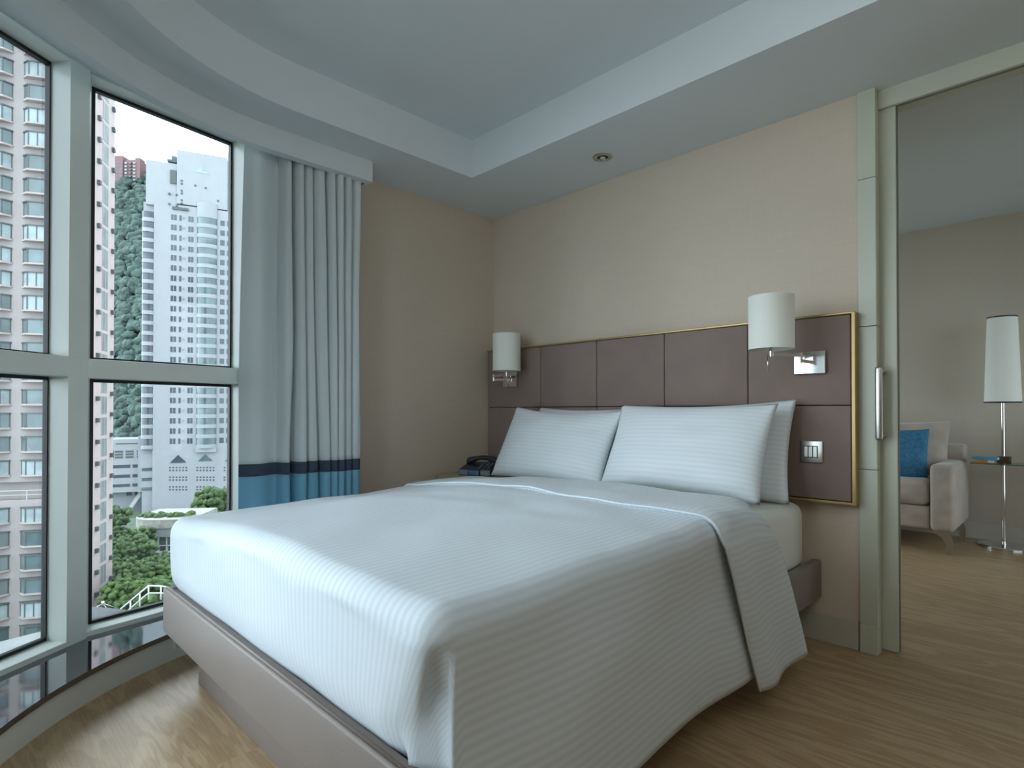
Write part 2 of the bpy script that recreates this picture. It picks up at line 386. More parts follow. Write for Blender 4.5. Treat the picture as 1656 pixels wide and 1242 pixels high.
# sill slab, curb below, pelmet
arcs = [(.245,-1.0)] + arc(1.24, 180, 262)
outp = [VM2+Vector((0,.1)), VM1+Vector((.05,.085)), V0+Vector((.075,.07)), Vector((.127,-2.44)), Vector((.06,-2.36)), V2+Vector((.095,.0)), Vector((.005,-1.0))]
bm = B(); prism(bm, arcs+[(p.x,p.y) for p in outp], .1, .12); struct('trim_9', bm, STONE)
ca = [(.229,-1.0)] + arc(1.256, 180, 262)
outp2 = [VM2, VM1, V0, V1, V2, Vector((-.02,-1.0))]
bm = B(); prism(bm, ca+[(p.x,p.y) for p in outp2], 0, .1); struct('trim_10', bm, CURB)
a1 = [(.228,-1.146)] + arc(1.257, 180, 262); a2 = [(.178,-1.146)] + arc(1.307, 180, 262)
bm = B(); prism(bm, a1+a2[::-1], 2.287, 2.4); box(bm, .0005, .2275, -1.146, -1.128, 2.287, 2.3995); struct('trim_11', bm, PAINT)
# ---------------------------------------------------------------- curtain
root = empty('curtain', (.16,-1.45,.14), 'floor-length pale curtain with charcoal band and blue hem, beside the window', 'curtain')
PA, PB = Vector((.085,-1.755)), Vector((.165,-1.165))
tdir = (PB-PA).normalized(); ndir = Vector((tdir.y,-tdir.x))
rnd = random.Random(4)
NF = 8.5
ctr = [.0]
def fold(s, z):
    """offset towards the room and along the track at fraction s and height z"""
    k = max(0, min(1, (z-.14)/2.2))
    # right part: tight pleats; left part: one wide smooth sweep
    g = max(0, min(1, (s-.26)/.06)); g = g*g*(3-2*g)
    drift = .06*(1-k)*math.sin(s*6+1.0)
    ph = (s+drift-.26)/.74*NF*2*PI
    am = .036+.012*math.sin(s*17+1.3)+.012*noise.noise(Vector((s*9,z*1.3,3)))
    ph += 2.2*noise.noise(Vector((s*5,2.0,7))) + 2.4*noise.noise(Vector((s*5,z*1.0,7)))*(1.25-k)
    # sharpen: wide rounded lobes with narrow dark valleys
    wv = math.cos(ph); wv = 1-2*((1-wv)/2)**1.5
    off = g*am*wv
    off += (1-g)*.024*math.cos((s-.10)/.155*PI*.9 + .8*noise.noise(Vector((2,z*.8,4))))
    off += .01*noise.noise(Vector((s*3,z*1.5,1)))
    lat = g*.012*math.sin(ph*1.0+.6)*(1-.3*k)
    return off, lat
def curt(name, z0, z1, m, nz):
    bm = B(); NS = 420; rows = []
    for j in range(nz+1):
        z = z0+(z1-z0)*j/nz; r = []
        for i in range(NS+1):
            s = i/NS; o, la = fold(s, z)
            ed = .02*math.sin(min(1,(2.3-z)/1.2)*PI/2) if s < .1 else 0
            p = PA + tdir*((PB-PA).length*s + la + ed*(s*10-1)) + ndir*o
            r.append(bm.verts.new((p.x-.16, p.y+1.45, z-.14)))
        rows.append(r)
    grid_faces(bm, rows)
    o = fin(name, bm, m, root, True)
    so = o.modifiers.new('thickness','SOLIDIFY'); so.thickness = .003; so.offset = 0
    return o
curt('curtain_panel', .768, 2.36, CUR1, 60); c_ = curt('charcoal_band', .708, .768, CUR2, 4); c_['label'] = 'charcoal band'
c_ = curt('blue_hem', .125, .708, CUR3, 20); c_['label'] = 'blue hem'
# ---------------------------------------------------------------- bed
bed = empty('bed', (1.345,-1.1,0), 'low bed base in taupe leather on a recessed plinth', 'bed')
ox, oy = 1.345, -1.1
bm = B(); box(bm, .614-ox, 2.05-ox, -2.106-oy, -.02-oy, 0, .2, .003); fin('plinth', bm, LEATHER, bed)
bm = B(); box(bm, .534-ox, 2.156-ox, -2.206-oy, -2.166-oy, .2, .366, .008, 3); fin('foot_rail', bm, LEATHER, bed, True, 40)
for x0 in (.534, 2.116):
    bm = B(); box(bm, x0-ox, x0+.04-ox, -2.165-oy, -.02-oy, .2, .366, .008, 3); fin('side_rail', bm, LEATHER, bed, True, 40)
bm = B(); box(bm, .575-ox, 2.115-ox, -2.165-oy, -.02-oy, .2, .33); fin('slatted_base', bm, LEATHER, bed)
bm = B()
pp = [(.546-ox,-2.194-oy,.3685),(2.144-ox,-2.194-oy,.3685)]
tube(bm, pp, .004, 8); fin('piping', bm, LEATHER, bed, True)
bm = B(); box(bm, .58, 2.11, -2.13, -.09, .33, .625, .05, 6)
o = fin('mattress', bm, SHEET, None, True); tag(o, 'white mattress with fitted sheet, bare corner showing by the headboard', 'mattress')
# --- duvet (plan outline lofted down)
def zcover(x, y):
    q = max(0, min(1, (x-.5)/.70)); q = q*q*(3-2*q)
    z = .640+.050*q - .008*max(0,min(1,(x-1.9)/.3)) - .010*max(0,-1.6-y)/.5
    wr = .007*noise.noise(Vector((x*3.2+y*2.5,y*7.5-x*2,5)))*max(0,min(1,(y+1.75)/.4))
    return z + wr + .012*noise.noise(Vector((x*1.7,y*1.9,0)))
def duvet():
    root = empty('duvet', (1.36,-1.4,.36), 'large white striped duvet spread over the bed', 'duvet')
    bm = B(); uvl = bm.loops.layers.uv.new('UVMap')
    X0, X1, YF, YH, ZTOP, R = .535, 2.19, -2.195, -.80, .690, .058
    # outline samples: (x, y, nx, ny, region value, wedge)
    out = []
    rc = .06
    def add(x,y,nx,ny,side): out.append((x,y,nx,ny,side))
    n = 70
    for i in range(n): add(X0, YH+(YF+rc-YH)*i/n, -1,0,1)
    for i in range(8):
        a = PI+ (PI/2)*i/8; add(X0+rc+rc*math.cos(a), YF+rc+rc*math.sin(a), math.cos(a), math.sin(a), 1-i/8)
    for i in range(90): add(X0+rc+(X1-X0-2*rc)*i/90, YF, 0,-1,0)
    for i in range(8):
        a = 1.5*PI+(PI/2)*i/8; add(X1-rc+rc*math.cos(a), YF+rc+rc*math.sin(a), math.cos(a), math.sin(a), i/8)
    for i in range(n+1): add(X1, YF+rc+(YH-YF-rc)*i/n, 1,0,1)
    N = len(out); ic = 70+8+90      # first index of the right corner
    cx_, sp0, sp1 = 1.37, -1.35, -1.0
    def ztop(x, y):
        z = zcover(x, y) + .006*noise.noise(Vector((x*5,y*4,3)))
        z += .012*math.exp(-((y+1.15)**2)/.02)
        return z
    rows, uvs = [], []
    nin = 34
    for j in range(nin+1):
        f = j/nin; r, u = [], []
        for k, (x,y,nx,ny,sd) in enumerate(out):
            ix, iy = x-nx*R, y-ny*R
            qx = cx_; qy = YF+.8
            if abs(nx) > .999: qy = YF+.8+(y-YF-rc)*(YH-YF-.8)/(YH-YF-rc)
            px_, py_ = qx+(ix-qx)*f, qy+(iy-qy)*f
            r.append(bm.verts.new((px_-1.36, py_+1.4, ztop(px_,py_)-.36))); u.append((px_, py_))
        rows.append(r); uvs.append(u)
    nr = 8
    for j in range(1, nr+1):
        a = PI/2*j/nr; r, u = [], []
        for k, (x,y,nx,ny,sd) in enumerate(out):
            px_, py_ = x-nx*R*(1-math.sin(a)), y-ny*R*(1-math.sin(a))
            zt = ztop(x-nx*R, y-ny*R); z = zt-R*(1-math.cos(a))
            r.append(bm.verts.new((px_-1.36, py_+1.4, z-.36))); u.append((x-nx*R+nx*R*a, py_))
        rows.append(r); uvs.append(u)
    nd = 26
    for j in range(1, nd+1):
        f = j/nd; r, u = [], []
        for k, (x,y,nx,ny,sd) in enumerate(out):
            zt = ztop(x-nx*R, y-ny*R)-R
            zb = .345 if sd < .5 else .135+.012*noise.noise(Vector((y*2,x,9)))
            px_, py_ = x, y
            dz = zt-(zt+(zb-zt)*f)
            z = zt-dz
            kk = min(1, max(0, dz/.19))
            if sd < .5:
                # foot: slight belly, then tucked behind the foot rail
                py_ += .004*kk*kk + (.034*((f-.6)/.4)**2 if f > .6 else 0) + .006*noise.noise(Vector((x*4,z*5,2)))
            if sd >= .5:
                # sides hang outside the rails, gentle waves
                px_ += nx*(.012*math.sin(y*7+1)*kk + .012*noise.noise(Vector((y*3,z*3,5)))*kk)
            # folded corner at foot right: foot cloth pulled in, a soft pleat, then the side edge
            t = k-ic
            if -14 <= t <= 12:
                if t < 2:
                    px_ -= .085*kk*max(0,(t+14)/16); py_ += .012*kk*max(0,(t+4)/6)
                elif t < 7:
                    q = (t-2)/5.0
                    ax, ay = X1-.10, YF+.015; bx_, by_ = X1-.02, YF+.07
                    px_ = px_*(1-kk)+kk*(ax+(bx_-ax)*q); py_ = py_*(1-kk)+kk*(ay+(by_-ay)*q)
                elif t < 9:
                    q = (t-6)/3.0
                    px_ = px_*(1-kk)+kk*(X1+.004); py_ = py_*(1-kk)+kk*(YF+.03+.02*q)
                zb2 = .345 if t < 7 else .135
                z = zt+(zb2-zt)*f
            r.append(bm.verts.new((px_-1.36, py_+1.4, z-.36))); u.append((x-nx*R+nx*(R*PI/2+dz) if abs(nx)>.01 else x, py_))
        rows.append(r); uvs.append(u)
    grid_faces(bm, rows, False, uvl, uvs)
    # close the foot-half fan along the spine edge
    bmesh.ops.remove_doubles(bm, verts=rows[0], dist=.0005)
    o = fin('duvet_cover', bm, LINEN, root, True)
    so = o.modifiers.new('thickness','SOLIDIFY'); so.thickness = .012; so.offset = -1
    # --- turned-back band across the head end
    bm = B(); uvl = bm.loops.layers.uv.new('UVMap')
    O = .016; rows, uvs = [], []
    path = []
    XL, XR = X0-O, X1+O; ZT_ = ZTOP+.014; r_ = R+.01
    for i in range(22): path.append((XL, .12+(ZT_-r_-.12)*i/22, 0))
    for i in range(9): a = PI-PI/2*i/8; path.append((XL+r_+r_*math.cos(a), ZT_-r_+r_*math.sin(a), 1))
    for i in range(1,60): path.append((XL+r_+(XR-XL-2*r_)*i/60, ZT_, 2))
    for i in range(9): a = PI/2-PI/2*i/8; path.append((XR-r_+r_*math.cos(a), ZT_-r_+r_*math.sin(a), 1))
    for i in range(1,27): path.append((XR, ZT_-r_-(ZT_-r_-.10)*i/26, 0))
    ny_ = 30; arcl = 0; prev = None
    for (x,z,c) in path:
        if prev: arcl += math.hypot(x-prev[0], z-prev[1])
        prev = (x,z)
        q = max(0, min(1, (.66-z)/.56))
        y0 = -1.115+.235*q - .02*math.sin(x*4)*(1-q); y1 = -.73+.29*q + (.19*max(0,min(1,(XR-.07-x)/.09)) if c == 2 else 0)
        r, u = [], []
        for j in range(ny_+1):
            g = j/ny_; y = y0+(y1-y0)*g
            puff = .022*math.sin(PI*min(1,g*1.0))**.5*(.35+.65*math.exp(-((g-.12)/.18)**2)) if 0 < g < 1 else 0
            puff += .008*noise.noise(Vector((x*5,y*5,z*4)))
            if c == 2: px_, pz = x, zcover(x,y)+.016+puff
            elif c == 1: px_, pz = x+(puff*.7 if x > 1.3 else -puff*.7), z+puff*.7+(zcover(x,y)+.016-ZT_)
            else: px_, pz = x+(1 if x > 1.3 else -1)*(puff+.006+.006*q*math.sin(g*8+z*2)+.012*q), z + (zcover(x,y)+.016-ZT_)*max(0,1-(ZT_-r_-z)/.1)
            if c == 0 and x > 1.3: pz -= .05*q*(0.5-g)*0
            pz -= .035*max(0,(g-.5)/.5)**2*(1 if c else max(0,1-(ZT_-r_-z)/.1))
            r.append(bm.verts.new((px_-1.36, y+1.4, pz-.36))); u.append((arcl, y))
        rows.append(r); uvs.append(u)
    grid_faces(bm, rows, False, uvl, uvs)
    o = fin('turned_back_band', bm, LINEN, root, True); o['label'] = 'turned-back top edge of the duvet'
    so = o.modifiers.new('thickness','SOLIDIFY'); so.thickness = .012; so.offset = -1
    # piped hem along the foot side of the band
    bm = B(); pts = [(r[0].co if False else None) for r in []]
    me = o.data; nrow = ny_+1
    pts = [me.vertices[i*nrow].co + Vector((0,-.002,.004)) for i in range(len(path))]
    tube(bm, pts, .0048, 8); h = fin('piped_hem', bm, HEM, root, True)
duvet()
# --- pillows
def pillow(name, W, H, T, label, cen, lean, yaw=0, roll=0, mat=PILLOWM, flange=.0, seed=0, group=None, cat='pillow', droop=.0):
    bm = B(); uvl = bm.loops.layers.uv.new('UVMap'); n, m = 44, 32
    faces = []
    for sgn in (1,-1):
        rows, uvs = [], []
        for j in range(m+1):
            b = -1+2*j/m; r, u = [], []
            for i in range(n+1):
                a = -1+2*i/n
                x = a*W/2*(1-.05*(1-b*b)*abs(a)**3); z = b*H/2*(1-.085*(1-a*a)*abs(b)**3)
                e = max(0,(1-a**4))*max(0,(1-b**4))
                y = sgn*T/2*e**.55*(1-.25*a*a)*(1-.25*b*b)*(1+.25*(-b))
                y += .012*noise.noise(Vector((a*2.2+seed,b*2.2,sgn*3)))*e
                z -= droop*(1-a*a)*max(0,b)
                r.append(bm.verts.new((x, y, z))); u.append((z if True else x, x))
            rows.append(r); uvs.append(u)
        grid_faces(bm, rows, False, uvl, uvs)
    bmesh.ops.remove_doubles(bm, verts=bm.verts, dist=.0004)
    o = fin(name, bm, mat, None, True)
    o.location = cen; o.rotation_euler = (lean, roll, yaw)
    tag(o, label, cat, group); return o
GP = 'pillows leaning on the headboard'
pillow('pillow', .78, .47, .13, 'white pillow mostly hidden behind the left front pillow', (.94,-.175,.822), -.22, 0, .0, seed=9, group=GP)
pillow('pillow', .80, .47, .13, 'white pillow behind the right front pillow, its edge showing on the right', (1.695,-.19,.845), -.30, .0, -.03, mat=PILLOWM, seed=5, group=GP)
pillow('pillow', .80, .46, .17, 'front white striped pillow on the left, nearest the telephone', (.88,-.368,.838), -.46, 0, .03, seed=2, group=GP, droop=.015)
pillow('pillow', .80, .46, .17, 'front white striped pillow on the right side of the bed', (1.66,-.36,.855), -.46, .0, .0, seed=3, group=GP, droop=.0)
# ---------------------------------------------------------------- headboard
hb = empty('headboard', (1.15,-.001,.63), 'wide brown suede panelled headboard with brass edging on the wall', 'headboard')
bm = B(); box(bm, 0-1.15+.003, 2.292-1.15, -.048, 0, 0, .82); fin('backing_board', bm, GROOVE, hb)
gx = [.004,.505,.951,1.398,1.846,2.287]
for (z0,z1) in ((.01,.42),(.424,.812)):
    for i in range(5):
        bm = B(); a, b = gx[i]+.0015-1.15, gx[i+1]-.0015-1.15
        box(bm, a, b, -.062, -.045, z0, z1, .007, 3)
        fin('padded_panel', bm, SUEDE, hb, True, 50)
bm = B(); 
box(bm, .002-1.15, 2.300-1.15, -.066, 0, .813, .823, .002); box(bm, 2.289-1.15, 2.304-1.15, -.068, 0, -.003, .82, .002); box(bm, .002-1.15, 2.300-1.15, -.066, 0, -.003, .008, .002)
fin('brass_edging', bm, BRASS, hb)
# switch
sw = empty('light_switch', (2.131,-.0625,.848), 'square brushed metal light switch on the headboard right of the pillows', 'light switch')
bm = B(); box(bm, -.047,.047,-.009,0,-.049,.049,.004,3); fin('switch_plate', bm, STEEL, sw, True, 40)
bm = B(); box(bm, -.032,.026,-.0095,-.0085,-.026,.026); fin('switch_surround', bm, GROOVE, sw)
for k in range(3):
    bm = B(); x = -.030+k*.0185; box(bm, x, x+.017, -.0135,-.009,-.024,.024,.0015); fin('rocker', bm, STEEL, sw)
# ---------------------------------------------------------------- swing-arm sconces
def sconce(xp, zp, joint, shade, label, zsh=(1.29,1.52)):
    r = empty('wall_lamp', (xp,-.0625,zp), label, 'wall lamp', 'swing-arm reading lamps above the bed')
    P = Vector((xp,-.0625,zp)); rel = lambda p: tuple(Vector(p)-P)
    bm = B(); box(bm, -.065,.065,-.022,0,-.05,.05,.003,2); fin('wall_plate', bm, CHROME, r)
    J, Sx = Vector(joint), Vector(shade)
    bm = B(); za = J.z
    e0 = P+Vector((.0,-.02,0)); e0.z = za-.02
    def bar(a, b, h=.0075, wd=.006):
        d = (b-a); le = d.length; d.normalize()
        M = Matrix.Translation(a-P) @ Matrix.Rotation(math.atan2(d.y,d.x),4,'Z'); box(bm, -.004, le+.004, -wd, wd, -h, h, .001, 1, M=M)
    bar(e0, Vector((J.x,J.y,e0.z)))
    bar(Vector((J.x,J.y,za+.004)), Vector((Sx.x,Sx.y,za+.004)))
    cyl(bm, rel((J.x,J.y,za-.03)), rel((J.x,J.y,za+.014)), .008); fin('swing_arm', bm, CHROME, r, True, 40)
    bm = B(); cyl(bm, rel((Sx.x,Sx.y,za-.005)), rel((Sx.x,Sx.y,zsh[0]+.03)), .009); cyl(bm, rel((Sx.x,Sx.y,zsh[0]+.02)), rel((Sx.x,Sx.y,zsh[0]+.07)), .018)
    for a in (0,2.09,4.19): cyl(bm, rel((Sx.x,Sx.y,zsh[0]+.025)), rel((Sx.x+.088*math.cos(a),Sx.y+.088*math.sin(a),zsh[0]+.025)), .0018, n=6)
    fin('bulb_socket', bm, CHROME, r, True, 40)
    bm = B(); a, b = zsh[0]-zp, zsh[1]-zp
    c = (Sx.x-P.x, Sx.y-P.y, 0)
    lathe(bm, [(.0885,a+.006),(.0885,b-.006),(.0885,b),(.0912,b),(.0912,b-.006),(.0905,b-.007),(.0905,a+.007),(.0912,a+.006),(.0912,a),(.0885,a),(.0885,a+.006)], c, 64, False)
    fin('lamp_shade', bm, SHADE, r, True, 35)
    bm = B(); q = (J-Sx).normalized(); cyl(bm, rel((Sx.x-q.x*.018,Sx.y-q.y*.018,za)), rel((Sx.x-q.x*.018,Sx.y-q.y*.018,za-.07)), .0025, n=8); fin('pull_switch', bm, CHROME, r, True)
sconce(2.128, 1.242, (2.122,-.175,1.265), (2.046,-.30,1.265), 'chrome swing-arm wall lamp on the right, above the light switch', (1.291,1.516))
sconce(.245, 1.24, (.175,-.165,1.258), (.335,-.20,1.258), 'chrome swing-arm wall lamp in the left corner, above the telephone', (1.287,1.527))
# ---------------------------------------------------------------- ceiling downlight
dl = empty('ceiling_downlight', (1.156,-.28,2.4), 'small round recessed spotlight in the ceiling over the headboard', 'ceiling light')
bm = B(); lathe(bm, [(.03,-.001),(.032,-.006),(.048,-.006),(.053,-.002),(.053,0),(.03,0),(.03,-.001)], n=40, cap=False); fin('bezel', bm, STEEL, dl, True, 40)
bm = B(); lathe(bm, [(.0305,-.0012),(.012,-.0015)], n=32, cap=True); fin('baffle', bm, DARK, dl)
bm = B(); lathe(bm, [(.017,-.002),(.016,-.008),(.008,-.011),(.001,-.011)], n=24); fin('spot_lens', bm, CHROME, dl, True)
# ---------------------------------------------------------------- bedside table and telephone
ns = empty('nightstand', (.29,-.35,0), 'rounded beige bedside table between bed and wall', 'bedside table')
def roundrect(x0,x1,y0,y1,r,n=14):
    pts = []
    for cx,cy,a0 in ((x1-r,y1-.01,0),(x0+r,y1-.01,90),(x0+r,y0+r,180),(x1-r,y0+r,270)):
        rr = r if a0 >= 180 else .01
        for i in range(n+1):
            a = math.radians(a0+90*i/n); 
            px = (x1-rr if a0 in (0,270) else x0+rr)+rr*math.cos(a); py = cy+rr*math.sin(a); pts.append((px,py))
    return pts
def rr_bm(ins, z0, z1, top=False):
    bm = B(); prism(bm, roundrect(-.235+ins,.205-ins,-.30+ins,.34,.19), z0, z1); return bm
bm = rr_bm(.0, .605, .628); bmesh.ops.bevel(bm, geom=[e for e in bm.edges if abs(e.verts[0].co.z-e.verts[1].co.z) < 1e-5], offset=.006, segments=2, affect='EDGES'); fin('tabletop', bm, STAND, ns, True, 40)
fin('cabinet_body', rr_bm(.016, .0, .59), STAND, ns, True, 40)
fin('shadow_gap', rr_bm(.03, .59, .605), GROOVE, ns, True, 40)
ph = empty('telephone', (.285,-.38,.629), 'black desk telephone on the bedside table', 'telephone', rotz=math.radians(22)); ph.scale = (1.1,1.1,1.15)
bm = B()
pr = [(-.085,.0),(.10,.0),(.105,.06),(.02,.052),(-.075,.03),(-.09,.022)]
a = [bm.verts.new((-.105,p[0],p[1])) for p in pr]; b = [bm.verts.new((.105,p[0],p[1])) for p in pr]
bm.faces.new(a); bm.faces.new(b[::-1])
for i in range(len(pr)): bm.faces.new((a[i],a[(i+1)%len(pr)],b[(i+1)%len(pr)],b[i]))
bmesh.ops.bevel(bm, geom=list(bm.edges), offset=.005, segments=2, affect='EDGES'); fin('phone_base', bm, BLACKP, ph, True, 40)
bm = B(); box(bm, -.032,.034,-.096,-.088,.004,.028,.002,M=None); fin('display', bm, SCREEN, ph)
for sgx in (-1,1):
    bm = B(); box(bm, sgx*.07-.029, sgx*.07+.031, -.0905,-.088,.003,.030,.0005,1)
    for i in range(5):
        for j in range(3): box(bm, sgx*.07-.026+i*.0115, sgx*.07-.018+i*.0115, -.0925,-.086, .005+j*.008, .010+j*.008)
    fin('key_row', bm, KEYP, ph)
bm = B()
for i in range(3):
    for j in range(4): box(bm, .01+i*.026, .028+i*.026, -.06+j*.024, -.044+j*.024, .034+j*.007, .041+j*.0075, .001)
fin('keypad', bm, GREYP, ph)
bm = B(); rows = []
for i in range(25):
    s = i/24; x = -.105+.21*s; ar = math.sin(s*PI)
    ww = .021+.007*abs(math.cos(s*PI))**3; hh = .013+.008*abs(math.cos(s*PI))**4
    zc = .063+.024*ar; r = []
    for k in range(16):
        t = 2*PI*k/16; ct, st = math.cos(t), math.sin(t)
        f = 1 if 0 < i < 24 else .75
        r.append(bm.verts.new((x, .045+ww*f*math.copysign(abs(ct)**.7,ct), zc+hh*f*math.copysign(abs(st)**.7,st))))
    rows.append(r)
grid_faces(bm, rows, True); bm.faces.new(rows[0]); bm.faces.new(rows[-1][::-1]); fin('handset', bm, BLACKP, ph, True)
# ---------------------------------------------------------------- sofa
so_ = empty('sofa', (1.3,2.6,0), 'taupe velvet sofa with slim metal legs in the next room', 'sofa')
sx, sy = 1.3, 2.6
def sb(name, x0,x1,y0,y1,z0,z1,bev,m=SOFAM,par=so_):
    bm = B(); box(bm, x0-sx,x1-sx,y0-sy,y1-sy,z0,z1,bev,5); return fin(name, bm, m, par, True)
sb('sofa_base', .30,2.19,2.27,2.98,.17,.335,.02); sb('back_frame', .30,2.33,2.86,3.02,.17,.765,.03)
sb('armrest', 2.192,2.335,2.24,2.96,.165,.645,.035); sb('armrest', .16,.298,2.24,2.96,.165,.645,.035)
sb('seat_cushion', 1.25,2.19,2.245,2.85,.337,.53,.055); sb('seat_cushion', .305,1.245,2.245,2.85,.337,.53,.055)
def cushion_part(cx,cy,cz,W,H,T,lean,seed,par,m):
    o = pillow('back_cushion', W,H,T,None,(cx-sx,cy-sy,cz),lean,seed=seed,mat=m,cat=None); o.parent = par
    return o
cushion_part(1.825,2.72,.705,.86,.50,.24,-.22,1,so_,SOFAM); cushion_part(.85,2.72,.705,.86,.50,.24,-.22,4,so_,SOFAM)
for x, y in ((2.27,2.30),(2.27,2.92),(.25,2.30),(.25,2.92)):
    bm = B(); sg = 1 if x > 1 else -1
    pts = [(0,.165),(-.17*sg,.165),(-.10*sg,.150),(-.045*sg,.12),(-.022*sg,.07),(-.02*sg,0),(.012*sg,0),(.02*sg,.09)]
    a = [bm.verts.new((x-sx+p[0]+.03*sg, y-sy-.011, p[1])) for p in pts]; b = [bm.verts.new((x-sx+p[0]+.03*sg, y-sy+.011, p[1])) for p in pts]
    bm.faces.new(a); bm.faces.new(b[::-1])
    for i in range(len(pts)): bm.faces.new((a[i],a[(i+1)%len(pts)],b[(i+1)%len(pts)],b[i]))
    fin('leg', bm, STEEL, so_)
pillow('throw_cushion', .42,.42,.15,'square blue velvet cushion propped on the sofa',(1.945,2.46,.69),-.30,.08,.0,mat=BLUEV,seed=8,cat='cushion')
# ---------------------------------------------------------------- floor lamp with glass shelf
LXP, LYP = 2.55, 2.88
fl = empty('floor_lamp', (LXP,LYP,0), 'tall chrome floor lamp with a white tapered shade and glass shelf', 'floor lamp')
bm = B(); lathe(bm, [(.155,0),(.155,.012),(.148,.02),(.02,.024),(.02,.026)], n=56); fin('lamp_base', bm, CHROME, fl, True, 40)
bm = B(); cyl(bm, (0,0,.02), (0,0,1.2), .0125); cyl(bm,(0,0,.62),(0,0,.67),.017); fin('pole', bm, CHROME, fl, True, 40)
bm = B(); lathe(bm, [(.111,1.092),(.090,1.735),(.087,1.735),(.108,1.092),(.111,1.092)], n=56, cap=False); shd = fin('lamp_shade', bm, SHADE, fl, True, 40)
bm = B(); lathe(bm, [(.1130,1.088),(.1125,1.098),(.107,1.098),(.107,1.088),(.1130,1.088)], n=56, cap=False); t_ = fin('shade_trim', bm, DARK, shd, True, 40); t_['label'] = 'black lower edge ring'
bm = B(); lathe(bm, [(.0915,1.730),(.0912,1.74),(.086,1.74),(.086,1.73),(.0915,1.73)], n=56, cap=False); tr_ = fin('shade_trim', bm, DARK, shd, True, 40); tr_['label'] = 'black upper edge ring'
bm = B(); cyl(bm, (0,0,1.2), (0,0,1.3), .018); 
for a in (0,2.09,4.19): cyl(bm, (0,0,1.21), (.106*math.cos(a),.106*math.sin(a),1.11), .002, n=6)
fin('bulb_socket', bm, CHROME, fl, True, 40)
bm = B(); box(bm, -.18,.42,-.17,.06,.628,.638,.002); fin('glass_shelf', bm, TGLASS, fl)
bm = B(); box(bm, -.035,.045,-.05,.03,.6385,.685,.006); fin('shelf_bracket', bm, BRONZE, fl)
bm = B(); cyl(bm, (.4,-.15,.622),(.4,-.15,.645),.012); fin('shelf_stud', bm, CHROME, fl, True, 40)
def book(x0,y0,z0,wd,dp,th,m,label,rz):
    r = empty('book', (x0,y0,z0), label, 'book', 'books on the glass shelf', rotz=rz)
    bm = B(); box(bm, -wd/2,wd/2,-dp/2,dp/2,0,.0025,.0008,1); box(bm,-wd/2,wd/2,-dp/2,dp/2,th-.0025,th,.0008,1); box(bm,-wd/2,wd/2,-dp/2,-dp/2+.003,.0005,th-.0005); fin('cover', bm, m, r)
    bm = B(); box(bm, -wd/2+.004,wd/2-.004,-dp/2+.0032,dp/2-.004,.0026,th-.0026); fin('pages', bm, PAPER, r)
    return r
b1 = book(2.452,2.79,.6382,.12,.115,.024,BOOKO,'orange book lying flat on the glass shelf, under the blue book',.05)
bm = B(); box(bm, .018,.056,-.0582,-.0574,.002,.022); t_ = fin('spine_label', bm, PAPER, b1); t_['label'] = 'white spine patch'
b2 = book(2.457,2.79,.6625,.15,.125,.018,BOOKB,'light blue book lying on top of the orange book',-.06)

# ================================================================ the city outside
RI = Vector((S2,S2,0)); FW = Vector((-S2,S2,0)); CAM = Vector((CX,CY,CZ))
def W(r, f, z): p = CAM+RI*r+FW*f; return Vector((p.x,p.y,z))
U = lambda px: (px-828)/FPX
def facade_mat(name, c, tile=3.0, k=.04):
    m = Mat(name, c, .7, spec=.3); v = m.coords('Object')
    br = m.n('ShaderNodeTexBrick'); br.offset = 0; br.inputs['Scale'].default_value = 1; br.inputs['Mortar Size'].default_value = .012; br.inputs['Brick Width'].default_value = tile*.8; br.inputs['Row Height'].default_value = tile
    sp = m.n('ShaderNodeSeparateXYZ'); m.l(v, sp.inputs[0]); cb = m.n('ShaderNodeCombineXYZ'); ad = m.n('ShaderNodeMath'); ad.operation = 'ADD'
    m.l(sp.outputs[0], ad.inputs[0]); m.l(sp.outputs[1], ad.inputs[1]); m.l(ad.outputs[0], cb.inputs[0]); m.l(sp.outputs[2], cb.inputs[1]); m.l(cb.outputs[0], br.inputs['Vector'])
    br.inputs['Color1'].default_value = tone(c,1); br.inputs['Color2'].default_value = tone(c,1+k); br.inputs['Mortar'].default_value = tone(c,.86)
    m.col(m.mix(.25, br.outputs['Color'], m.ramp(m.noise(m.coords('Object',(1,1,.35)), .35, 5, .6), [(.3,tone(c,.85)),(.7,tone(c,1.1))])))
    return m.m
KX = 1.0
WHT = facade_mat('white_tile_cladding', (.31,.325,.34,1), 1.5)
PNK = facade_mat('pink_beige_cladding', (.335,.30,.292,1))
PNK2 = facade_mat('pink_cladding', (.40,.335,.32,1))
REDB = facade_mat('red_brick_cladding', (.17,.10,.10,1))
GRYC = facade_mat('grey_concrete', (.28,.30,.31,1), 4)
WIN = mottled('tinted_window_glass', (.045,.062,.075,1), .15, .35, .35, spec=.8)
WINS = mottled('grey_window_glass', (.15,.185,.185,1), .5, .3, .4)
WINT = mottled('teal_window_glass', (.085,.13,.135,1), .12, .45, .3, spec=.9)
WFR = mottled('dark_window_frame', (.07,.085,.085,1), .5, .1, 2)
CURT = mottled('drawn_window_blind', (.30,.36,.37,1), .6, .25, .5)
LEAF = mottled('tree_foliage', (.047,.088,.018,1), .8, .7, 1.1, 1, 2.2, bd=.35)
LEAF2 = mottled('hillside_foliage', (.052,.088,.075,1), .85, .5, .25, 1, .8, bd=1.2)
BARK = mottled('bark', (.08,.06,.045,1), .9, .2, 5)
ROOFM = mottled('pale_roof', (.17,.18,.172,1), .8, .12, .6)
RAILM = mottled('white_rail', (.5,.52,.5,1), .5, .02, 4)
EARTH = mottled('ground_cover', (.05,.075,.045,1), .9, .4, .08)
